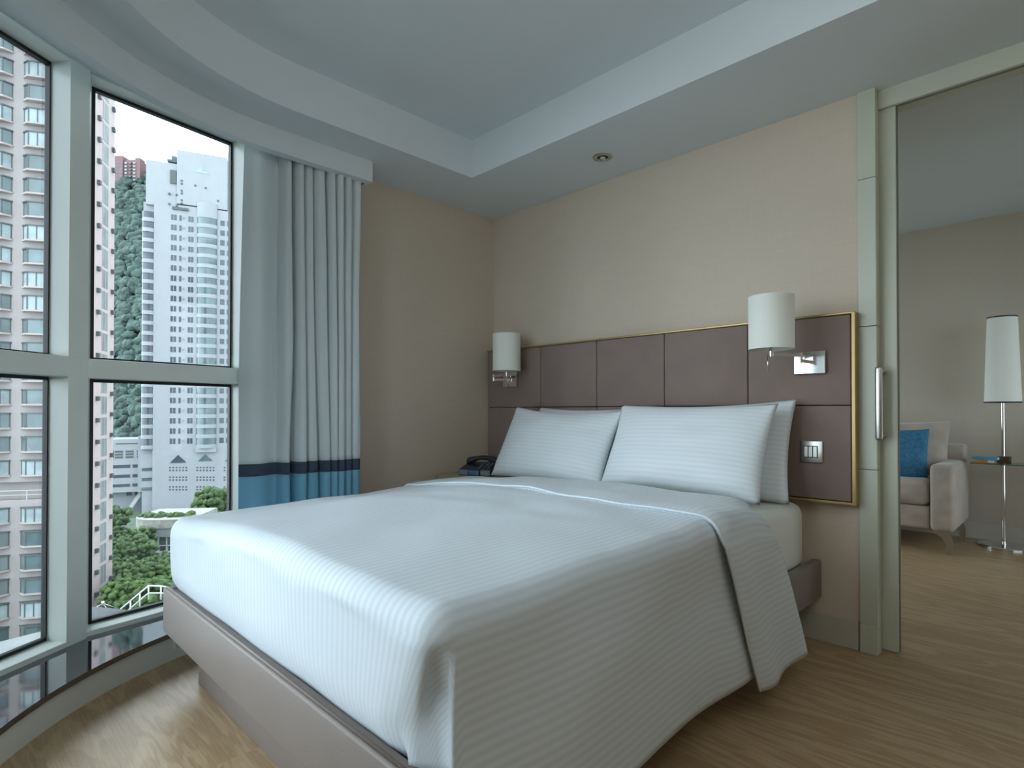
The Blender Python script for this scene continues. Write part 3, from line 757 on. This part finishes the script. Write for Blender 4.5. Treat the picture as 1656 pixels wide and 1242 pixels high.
STREET = mottled('bounce_ground', (.60,.60,.58,1), .9, .15, .05)  # ground made this pale to bounce skylight up to the ceiling
BALU = mottled('weathered_balustrade', (.30,.29,.26,1), .8, .25, 1.5)
DISHM = mottled('grey_mesh_dish', (.24,.25,.26,1), .6, .12, 2)
bm = B(); box(bm, -500, 400, -400, 600, -62, -60); struct('floor_outside', bm, STREET)
# ---- white tower
AL = math.radians(25); wr0, wf0 = U(300)*170, 170.0
wt = empty('apartment_tower', W(wr0, wf0, 0), 'white high-rise with bow windows seen beyond the right-hand window pane', 'building', 'residential towers outside the window', rotz=PI/4+AL)
def X_(px): u = U(px); return (wr0-wf0*u)/(u*math.sin(AL)-math.cos(AL))
def Z_(px, y): return CZ+(664-y)/FPX*(wf0+X_(px)*math.sin(AL))
ZR = [Z_(300, 352.5+16.38*k-4) for k in range(23)]        # window row tops
DZ = 3.0
bm = B(); x0, x1 = X_(247), X_(420)
pts = [(X_(247),0),(X_(420),0),(X_(420),26),(X_(229),26),(X_(229),1.2),(X_(247),1.2)]
prism(bm, pts, Z_(300,845), Z_(247,325)); fin('wall', bm, WHT, wt)
bm = B(); box(bm, X_(233.5), X_(284), .3, 20, Z_(250,330), Z_(250,258)); fin('rooftop_block', bm, WHT, wt)
bm = B(); box(bm, X_(284), X_(366), -.15, 18, Z_(300,330), Z_(300,243)); box(bm, X_(366), X_(420), 2, 16, Z_(300,330), Z_(366,240)); fin('rooftop_block', bm, WHT, wt)
def tri(name, px, ya, yb, hw, m):
    bm = B(); a = (X_(px), Z_(px,ya)); z = Z_(px,yb)
    P = [(X_(px-hw),z),(X_(px+hw),z),a]
    A_ = [bm.verts.new((p[0],-.22,p[1])) for p in P]; B_ = [bm.verts.new((p[0],.1,p[1])) for p in P]
    bm.faces.new(A_); bm.faces.new(B_[::-1])
    for i in range(3): bm.faces.new((A_[i],A_[(i+1)%3],B_[(i+1)%3],B_[i]))
    fin(name, bm, m, wt)
tri('triangular_window', 325, 267, 279, 12, CURT)
tri('triangular_window', 288.5, 735.5, 748, 13, WIN); tri('triangular_window', 332.5, 734.5, 745, 11.5, WINT); tri('triangular_window', 376, 734.5, 745, 11.5, WINT)
for k, z in enumerate(ZR):
    # banded corner balconies on the left edge
    bm = B(); xa, xb = X_(228), X_(247.5); n = 8
    arcp = [(xb,1.25)]+[(xb-(xb-xa)*i/n, -.1-1.1*math.sin(PI*(.15+.7*i/n))+1.1) for i in range(n+1)]+[(xa,1.25)]
    arcp = [(xb,1.25),(xb,.15)]+[(xa+.5*(xb-xa)+.5*(xb-xa)*math.cos(PI*i/n), .15-.75*math.sin(PI*i/n)) for i in range(1,n)]+[(xa,.15),(xa,1.25)]
    prism(bm, arcp, z-DZ*.98+1.85-1.85, z-1.85); fin('balcony_band', bm, WHT, wt)
    bm = B(); prism(bm, [(p[0]*.985+.015*xb, p[1]+.25) for p in arcp], z-1.85, z); o = fin('window', bm, WIN, wt)
    # bow windows
    xa, xb = X_(317), X_(350); 
    bw = [(xb,.3)]+[(xa+.5*(xb-xa)+.5*(xb-xa)*math.cos(PI*i/12), -.1-1.3*math.sin(PI*i/12)) for i in range(13)]+[(xa,.3)]
    bm = B(); prism(bm, bw, z-3.0, z-1.9); fin('balcony_band', bm, WHT, wt)
    bm = B(); prism(bm, [(p[0]*.99+.01*(xa+xb)/2, p[1]+.12) for p in bw], z-1.9, z)
    fin('window', bm, WINT, wt)
bm = B(); xa, xb = X_(317), X_(350); prism(bm, bw, ZR[0], ZR[0]+4.5); fin('bow_cap', bm, WHT, wt); bm = B(); prism(bm, [(xb,.3),(xb,-.9),(xa,-.9),(xa,.3)], ZR[-1]-4.2, ZR[-1]-3.0); fin('bow_base', bm, WHT, wt)
def sqwin(bm, pa, pb, z, h): box(bm, X_(pa), X_(pb), -.06, .1, z-h, z); 
for k, z in enumerate(ZR):
    for (a, b) in ((275,284),(303,311.5)):
        bm = B(); sqwin(bm, a, b, z, 1.6); box(bm, (X_(a)+X_(b))/2-.05, (X_(a)+X_(b))/2+.05, -.1, .0, z-1.6, z, mi=1); fin('window', bm, [WIN, WHT], wt)
bm = B()
for z in ZR:
    for (a, b) in ((288.5,292),(355,362),(366,372),(380,387)): sqwin(bm, a, b, z, 1.6)
o = fin('small_window', bm, WIN, wt); o['kind'] = 'stuff'
bm = B()
for g0 in (275.5, 319.5, 363.5):
    for r in range(3):
        for rr in range(2):
            for c in range(6): px = g0+c*5.3; zc = Z_(px, 756+r*15.6+rr*4.6); box(bm, X_(px)-.22, X_(px)+.22, -.05, .1, zc-.22, zc+.22)
for (px, y) in ((292,291),(292,296),(292,307.5),(292,312),(292,323),(292,328),(272,312),(284,314),(272,329),(284,331.5),(314,299),(331,303),(351,324)): zc = Z_(px,y); box(bm, X_(px)-.25, X_(px)+.25, -.3, .35, zc-.25, zc+.25)
o = fin('small_square_opening', bm, WFR, wt); o['kind'] = 'stuff'
bm = B()
for z in ZR: box(bm, X_(294.5), X_(296), -.5, .0, z-.9, z-.45)
o = fin('air_conditioner', bm, GRYC, wt); o['kind'] = 'stuff'
bm = B(); zc = Z_(284,258); box(bm, X_(268), X_(283.5), 0, 2, zc-.5, zc+.1); box(bm, X_(275), X_(283.5), 0,2, zc, zc+1.2); zc = Z_(275,284); box(bm, X_(273), X_(283), -.05,.4, zc-2, zc+2); box(bm, X_(277), X_(303), -.5,.2, Z_(290,339), Z_(290,335)); fin('roof_plant', bm, WFR, wt)
bm = B(); cyl(bm, (X_(317),4,Z_(317,260)), (X_(317),4,Z_(317,231)), .12, n=6); fin('antenna', bm, WFR, wt)
bm = B(); lathe(bm, [(2.6,Z_(345,257)),(2.2,Z_(345,258.5)),(1.0,Z_(345,260)),(.2,Z_(345,266))], (X_(345),3,0), 16); fin('roof_dish', bm, DISHM, wt)
# teal stair tower at its foot
bm = B(); box(bm, X_(226), X_(240), 2.2, 9, Z_(240,845), Z_(230,789)); fin('stair_tower', bm, WINT, wt)
# ---- lower white podium block left of the tower
pb = empty('podium_block', W(wr0, wf0, 0), 'low white building with ribbon windows left of the white high-rise', 'building', rotz=PI/4+AL)
bm = B(); box(bm, X_(165), X_(229), 3, 18, Z_(200,798), Z_(200,711)); box(bm, X_(222), X_(229), 1.5, 3, Z_(200,798), Z_(229,706)); box(bm, X_(226), X_(247), 1.0, 2.2, Z_(240,790), Z_(240,735)); fin('wall', bm, WHT, pb)
for (ya, yb) in ((753,758),(769,774),(784.5,789)):
    for (a, b) in ((168,208),(212,227)):
        bm = B(); box(bm, X_(a), X_(b), 2.9, 3.1, Z_(200,yb), Z_(200,ya)); fin('ribbon_window', bm, WIN, pb)
    bm = B(); box(bm, X_(229), X_(246), .9, 1.1, Z_(240,yb+4), Z_(240,ya+4)); fin('ribbon_window', bm, WINT, pb)
for a in (168,183,200.5,219):
    bm = B(); 
    for r in range(3): box(bm, X_(a), X_(a+13), 2.9,3.1, Z_(200,742-r*4.6), Z_(200,739-r*4.6))
    fin('louvred_window', bm, WFR, pb)
bm = B(); box(bm, X_(184), X_(222), 2.9, 3.1, Z_(200,719), Z_(200,717.5)); fin('roof_slot', bm, WFR, pb)
bm = B(); box(bm, X_(160), X_(226), 6, 18, Z_(200,835), Z_(200,798)); fin('basement', bm, GRYC, pb)
for a, b in ((199,208),(212.5,218)):
    bm = B(); box(bm, X_(a), X_(b), 5.9, 6.1, Z_(200,806), Z_(200,799)); fin('basement_window', bm, WIN, pb)
bm = B(); M = Matrix.Translation((X_(209),4.5,Z_(209,822))) @ Matrix.Rotation(math.radians(-58),4,'Y'); box(bm, -4.8,4.8,-.3,.3,-.5,.5, M=M); fin('ramp_wall', bm, RAILM, pb)
# ---- pink tower
KR, KF = -56.6, 75.4
pt = empty('apartment_tower', W(KR, KF, 0), 'pink and beige high-rise with bay windows, nearest building on the left', 'building', 'residential towers outside the window', rotz=PI/4+math.atan2(.287,.958))
ZK = lambda k: 44.93-3.013*k
zter = ZK(18)
bm = B(); box(bm, -34, -.01, 0, 10.6, -60, zter-1.1); box(bm, -34, -.01, 0, 10.6, zter+1.2, 62); box(bm, -33.9, -.02, 1.2, 10.5, zter-1.2, zter+1.3); fin('wall', bm, PNK, pt)
bm = B(); box(bm, -.01, .12, 0.0, 10.6, -60, 62); fin('side_wall', bm, PNK2, pt)
bm = B()
for i in range(12): box(bm, -33+i*3, -32.93+i*3, .02,.08, zter-1.1, zter+.1, mi=0)
box(bm, -34,0,.0,.1, zter+.05, zter+.13); box(bm, -34,0,.0,.1, zter-.5, zter-.44); fin('terrace_railing', bm, RAILM, pt)
rw = random.Random(11)
def bay(x0, x1, z, lite):
    """chamfered bay window with sill and head slabs"""
    d = .75; ch = .75; h = .86
    P = [(x0,.05),(x0,-.02),(x0+ch,-d),(x1-ch,-d),(x1,-.02),(x1,.05)]
    bm = B(); prism(bm, P, z-h, z+h, 0)
    P2 = [(p[0]+(-.12 if p[0] < (x0+x1)/2 else .12), p[1]-(.12 if p[1] < 0 else 0)) for p in P]
    prism(bm, P2, z-h-.22, z-h, 1); prism(bm, P2, z+h, z+h+.16, 2)
    for (xa, ya) in ((x0+ch,-d),(x1-ch,-d),(x0+.03,-.04),(x1-.03,-.04)): box(bm, xa-.07, xa+.07, ya-.05, ya+.05, z-h, z+h, mi=2)
    if lite: box(bm, x0+ch+.9, x0+ch+1.02, -d-.04, -d, z-h, z+h, mi=2)
    fin('bay_window', bm, [WINT if not lite else CURT, RAILM if False else PNK2, WFR], pt)
for k in range(-3, 27):
    if k == 18: continue
    z = ZK(k)
    bay(-6.5, -2.7, z, rw.random() < .35); bay(-11.6, -7.8, z, rw.random() < .35)
for k in range(-2, 28):
    z = ZK(k)-.95
    bm = B(); box(bm, .1, .16, 6.05, 8.05, z-1.25, z+1.25, mi=0); box(bm, .1,.2, 7.0, 7.1, z-1.25, z+1.25, mi=1); box(bm, .1,.2,6.0,6.08,z-1.3,z+1.3,mi=1)
    fin('window', bm, [WINS, PNK2], pt)
bm = B()
for k in range(-2, 28):
    z = ZK(k)
    for y in (4.4, 9.6): box(bm, .12, .5, y-.3, y+.3, z-.35+.8*(y>5), z+.25+.8*(y>5))
o = fin('air_conditioner', bm, WFR, pt); o['kind'] = 'stuff'
# ---- red building on the ridge
rb = empty('ridge_building', W(U(205)*330, 330, 0), 'red brick apartment block on the green ridge', 'building', rotz=PI/4)
zz = lambda y: CZ+(664-y)/FPX*330
xx = lambda px: (px-205)/FPX*330
bm = B(); box(bm, xx(170), xx(196), 0, 12, zz(330), zz(250)); box(bm, xx(196), xx(222), 1, 13, zz(330), zz(255.5)); box(bm, xx(215), xx(223), .5, 5, zz(330), zz(253)); fin('wall', bm, REDB, rb)
for r in range(7):
    for px in (185,191,199,206,213):
        bm = B(); box(bm, xx(px), xx(px)+1.2, -.1, 1.1, zz(263+r*5.5), zz(260.5+r*5.5)); fin('window', bm, GRYC if px in (199,213) else WIN, rb)
# ---- foliage
def ico(sub):
    bm = bmesh.new(); bmesh.ops.create_icosphere(bm, subdivisions=sub, radius=1); bm.verts.ensure_lookup_table()
    v = [tuple(x.co) for x in bm.verts]; f = [tuple(q.index for q in p.verts) for p in bm.faces]; bm.free(); return v, f
I1, I2 = ico(1), ico(2)
def blobs(name, items, m, parent=None, I=I2, amp=.35):
    vs, fs = [], []
    for (p, r, sd) in items:
        o = len(vs)
        for v in I[0]:
            d = Vector(v); n = 1+amp*noise.noise(d*2.1+Vector((sd,sd*.7,0)))+amp*.6*noise.noise(d*5+Vector((sd,0,sd)))
            vs.append((p[0]+d.x*r*n, p[1]+d.y*r*n, p[2]+d.z*r*n*.9))
        fs += [tuple(i+o for i in f) for f in I[1]]
    me = bpy.data.meshes.new(name); me.from_pydata(vs, [], fs); me.materials.append(m); me.polygons.foreach_set('use_smooth', [True]*len(me.polygons)); me.update()
    return link(name, me, parent)
rf = random.Random(5)
def hz(f, u): return -34 + (f-186)*1.20 + 6*noise.noise(Vector((u*20, f*.02, 1))) if f < 190 else -29+(f-190)*1.16 - 12*max(0,(-.62-u-.05)/.1)+5*noise.noise(Vector((u*20,f*.02,1)))
items = []
for i in range(6500):
    f = rf.uniform(192, 338); u = rf.uniform(-.76, -.22)
    items.append((W(u*f, f, hz(f,u)+rf.uniform(-1,2)), rf.uniform(1.4,3.1), rf.random()*50))
o = blobs('hillside_woods', items, LEAF2, I=I2, amp=.5); tag(o, 'dense green woods covering the steep hillside behind the towers', 'forest', kind='stuff')
bm = B(); rows = []
for i in range(16):
    f = 188+10.3*i; rows.append([bm.verts.new(W(u*f, f, hz(f,u)-3)) for u in [-.95+.95*j/20 for j in range(21)]])
grid_faces(bm, rows); rows2 = [[bm.verts.new((v.co.x, v.co.y, -60)) for v in rows[-1]]]; grid_faces(bm, [rows[-1], rows2[0]]); o = fin('ground_hillside', bm, EARTH); o['kind'] = 'structure'
def tree(px, y, f, r, label, group='trees below the window'):
    p = W(U(px)*f, f, 0); zc = CZ+(664-y)/FPX*f
    t = empty('tree', (p.x, p.y, zc-r*2.2), label, 'tree', group)
    it = []
    for i in range(110):
        d = Vector((rf.gauss(0,1),rf.gauss(0,1),rf.gauss(0,1))).normalized()*rf.uniform(.35,.95)
        it.append(((d.x*r, d.y*r, r*2.2+d.z*r*.85), r*rf.uniform(.13,.26), rf.random()*60))
    blobs('crown', it, LEAF, t, I1, .5)
    bm = B(); cyl(bm, (0,0,0), (0,0,r*1.6), .22, .12, 8); fin('trunk', bm, BARK, t)
bm = B()
P = [W(-110,50,-34),W(-20,50,-34),W(-30,150,-27),W(-150,150,-27)]
q = [bm.verts.new(p) for p in P]; q2 = [bm.verts.new((p.x,p.y,-60)) for p in P]; bm.faces.new(q)
for i in range(4): bm.faces.new((q[i],q[(i+1)%4],q2[(i+1)%4],q2[i]))
o = fin('ground_slope', bm, EARTH); o['kind'] = 'structure'
spots = []
for i, (y0, f0) in enumerate(((868,112),(882,104),(898,98),(915,92),(932,86),(950,80),(968,74))):
    for j in range(5 if y0 > 890 else 4):
        px = 191+21*j+(9 if i%2 else 0)
        if y0 < 900 and px > 236: continue
        spots.append((px, y0+rf.uniform(-5,5), f0+rf.uniform(-2,2)))
for i, (px,y,f) in enumerate(spots): tree(px, y, f, rf.uniform(2.0,2.9), 'leafy green tree in the grove below the white tower')
tree(352, 812, 140, 5.2, 'rounded light green tree at the foot of the white tower', None); tree(338, 822, 136, 4.2, 'smaller green tree left of the rounded tree by the white tower', None)
tree(186, 838, 120, 3.2, 'green tree beside the sloping ramp wall', None)
# ---- terrace building with planted balustrade
tb = empty('terrace_building', W(U(255)*116, 116, 0), 'curved grey terrace with white balustrade at the foot of the white tower', 'building', rotz=PI/4+.12)
tz = lambda y: CZ+(664-y)/FPX*116
tx = lambda px: (px-255)/FPX*116
def curvep(ex): return [(tx(310)+ex,-1.5-ex)]+[(tx(258)+ (tx(216)-tx(258)-ex)*math.sin(a), 3.5-(5+ex)*math.cos(a)) for a in [PI/2*i/10 for i in range(11)]]+[(tx(216)-ex,12),(tx(310)+ex,12)]
bm = B(); prism(bm, curvep(.25), tz(852), tz(838)); fin('balustrade', bm, BALU, tb)
bm = B(); prism(bm, curvep(0), tz(866), tz(852)); fin('wall', bm, GRYC, tb)
bm = B(); prism(bm, [(p[0]+1.2,p[1]+.8) for p in curvep(-1.0)], tz(895), tz(866)); fin('lower_wall', bm, WFR, tb)
for a in (248.5,262,274,286):
    bm = B(); box(bm, tx(a)+.1, tx(a+11), -.95,-.6, tz(879), tz(867.5)); fin('window', bm, WINT, tb)
bm = B()
for a in (247,259.5,272.5,285): box(bm, tx(a), tx(a)+.25, -1.1,-.55, tz(891), tz(866))
box(bm, tx(247), tx(300), -1.1,-.9, tz(881), tz(879.5)); box(bm, tx(247), tx(300), -1.3,-1.1, tz(891), tz(889)); fin('window_frame', bm, RAILM, tb)
it = [((tx(rf.uniform(222,300)), rf.uniform(1,4), tz(838)+rf.uniform(-.2,.5)), rf.uniform(.4,.9), rf.random()*40) for i in range(40)]
o = blobs('planting', it, LEAF, tb, I1, .5); o['kind'] = 'stuff'
# ---- neighbouring roof with dish and railing
bm = B()
P = [W(-44,30,0),W(-30.5,33.5,0),W(-27,38.5,0),W(-18,41,0),W(40,41,0),W(40,-30,0),W(-70,-30,0),W(-70,24,0)]
prism(bm, [(p.x,p.y) for p in P], -60, -12.6)
rfm = fin('roof_terrace', bm, ROOFM); tag(rfm, 'pale flat roof of the lower building just below the window', 'roof')
sd = empty('satellite_dish', W(U(168)*33, 33, -12.6), 'large grey satellite dish on the neighbouring roof', 'satellite dish')
bm = B(); lathe(bm, [(.05,0),(.6,.06),(1.1,.2),(1.5,.4),(1.75,.58),(1.78,.58),(1.5,.34),(1.1,.14),(.6,0),(.05,-.06)], n=40, cap=True)
bmesh.ops.transform(bm, matrix=Matrix.Translation((0,0,1.45)) @ Matrix.Rotation(-.5,4,RI), verts=bm.verts); fin('reflector', bm, DISHM, sd, True, 40)
bm = B(); cyl(bm, (0,0,0), (0,0,1.5), .12); 
for a in (0,2.1,4.2): cyl(bm, (.8*math.cos(a),.8*math.sin(a),0), (.1*math.cos(a),.1*math.sin(a),1.3), .04, n=8)
fin('stand', bm, RAILM, sd, True, 40)
bm = B(); 
for a in (0.3,2.4,4.5): cyl(bm, (1.4*math.cos(a),1.4*math.sin(a),1.8), (.1,0,2.6), .02, n=6)
cyl(bm, (.1,0,2.5), (.1,0,2.72), .07, n=10); fin('feed_horn', bm, STEEL, sd, True)
# stair railing
rl = empty('stair_railing', W(U(242)*38, 38, -12.6), 'white metal stair railing on the roof edge', 'railing')
def RP(px, y, f=38): p = W(U(px)*f, f, CZ+(664-y)/FPX*f); return tuple(p-rl.location)
tp = [RP(197,984),RP(242,946.5),RP(262,947),RP(285,950)]; md = [RP(197,996),RP(242,958),RP(262,958),RP(285,960)]
bm = B(); tube(bm, tp, .05); fin('handrail', bm, RAILM, rl, True); bm = B(); tube(bm, md, .04); fin('middle_rail', bm, RAILM, rl, True)
for (px,y0,y1) in ((197,984,1004),(213,971,992),(228,958.5,981),(242,946.5,969),(262,947,969),(280,949,970)):
    bm = B(); cyl(bm, RP(px,y0), RP(px,y1), .045, n=8); fin('post', bm, RAILM, rl, True)
bm = B(); P = [W(U(236)*37.9,37.9,0),W(U(300)*37.9,37.9,0),W(U(300)*33,33,0),W(U(226)*33,33,0)]; prism(bm, [(p.x,p.y) for p in P], -12.6, -11.9)
o = fin('stair_landing', bm, ROOFM); tag(o, 'raised pale landing behind the bed corner on the neighbouring roof', 'landing')

# ---- fill light added out of view to lift ceiling and bed side, shaped as an uplighter
ul = empty('added_fill_light', (3.55,-2.35,0), 'added fill light shaped as a tall steel bowl uplighter, unseen behind the camera', 'floor lamp')
bm = B(); lathe(bm, [(.14,0),(.14,.015),(.02,.025),(.012,.03),(.012,1.7),(.02,1.72)], n=40); fin('pole', bm, STEEL, ul, True, 40)
bm = B(); lathe(bm, [(.02,1.70),(.12,1.74),(.2,1.80),(.22,1.84),(.215,1.84),(.195,1.805),(.11,1.75),(.02,1.72)], n=48, cap=False); fin('fill_light_bowl', bm, SHADE, ul, True, 60)
li = bpy.data.lights.new('added_fill_lamp', 'AREA'); li.shape = 'DISK'; li.size = .3; li.energy = 16; li.color = (.93,.97,1.0)
lo = bpy.data.objects.new('added_fill_lamp', li); COL.objects.link(lo); lo.location = (3.55,-2.35,1.83); lo.rotation_euler = (PI,0,0)
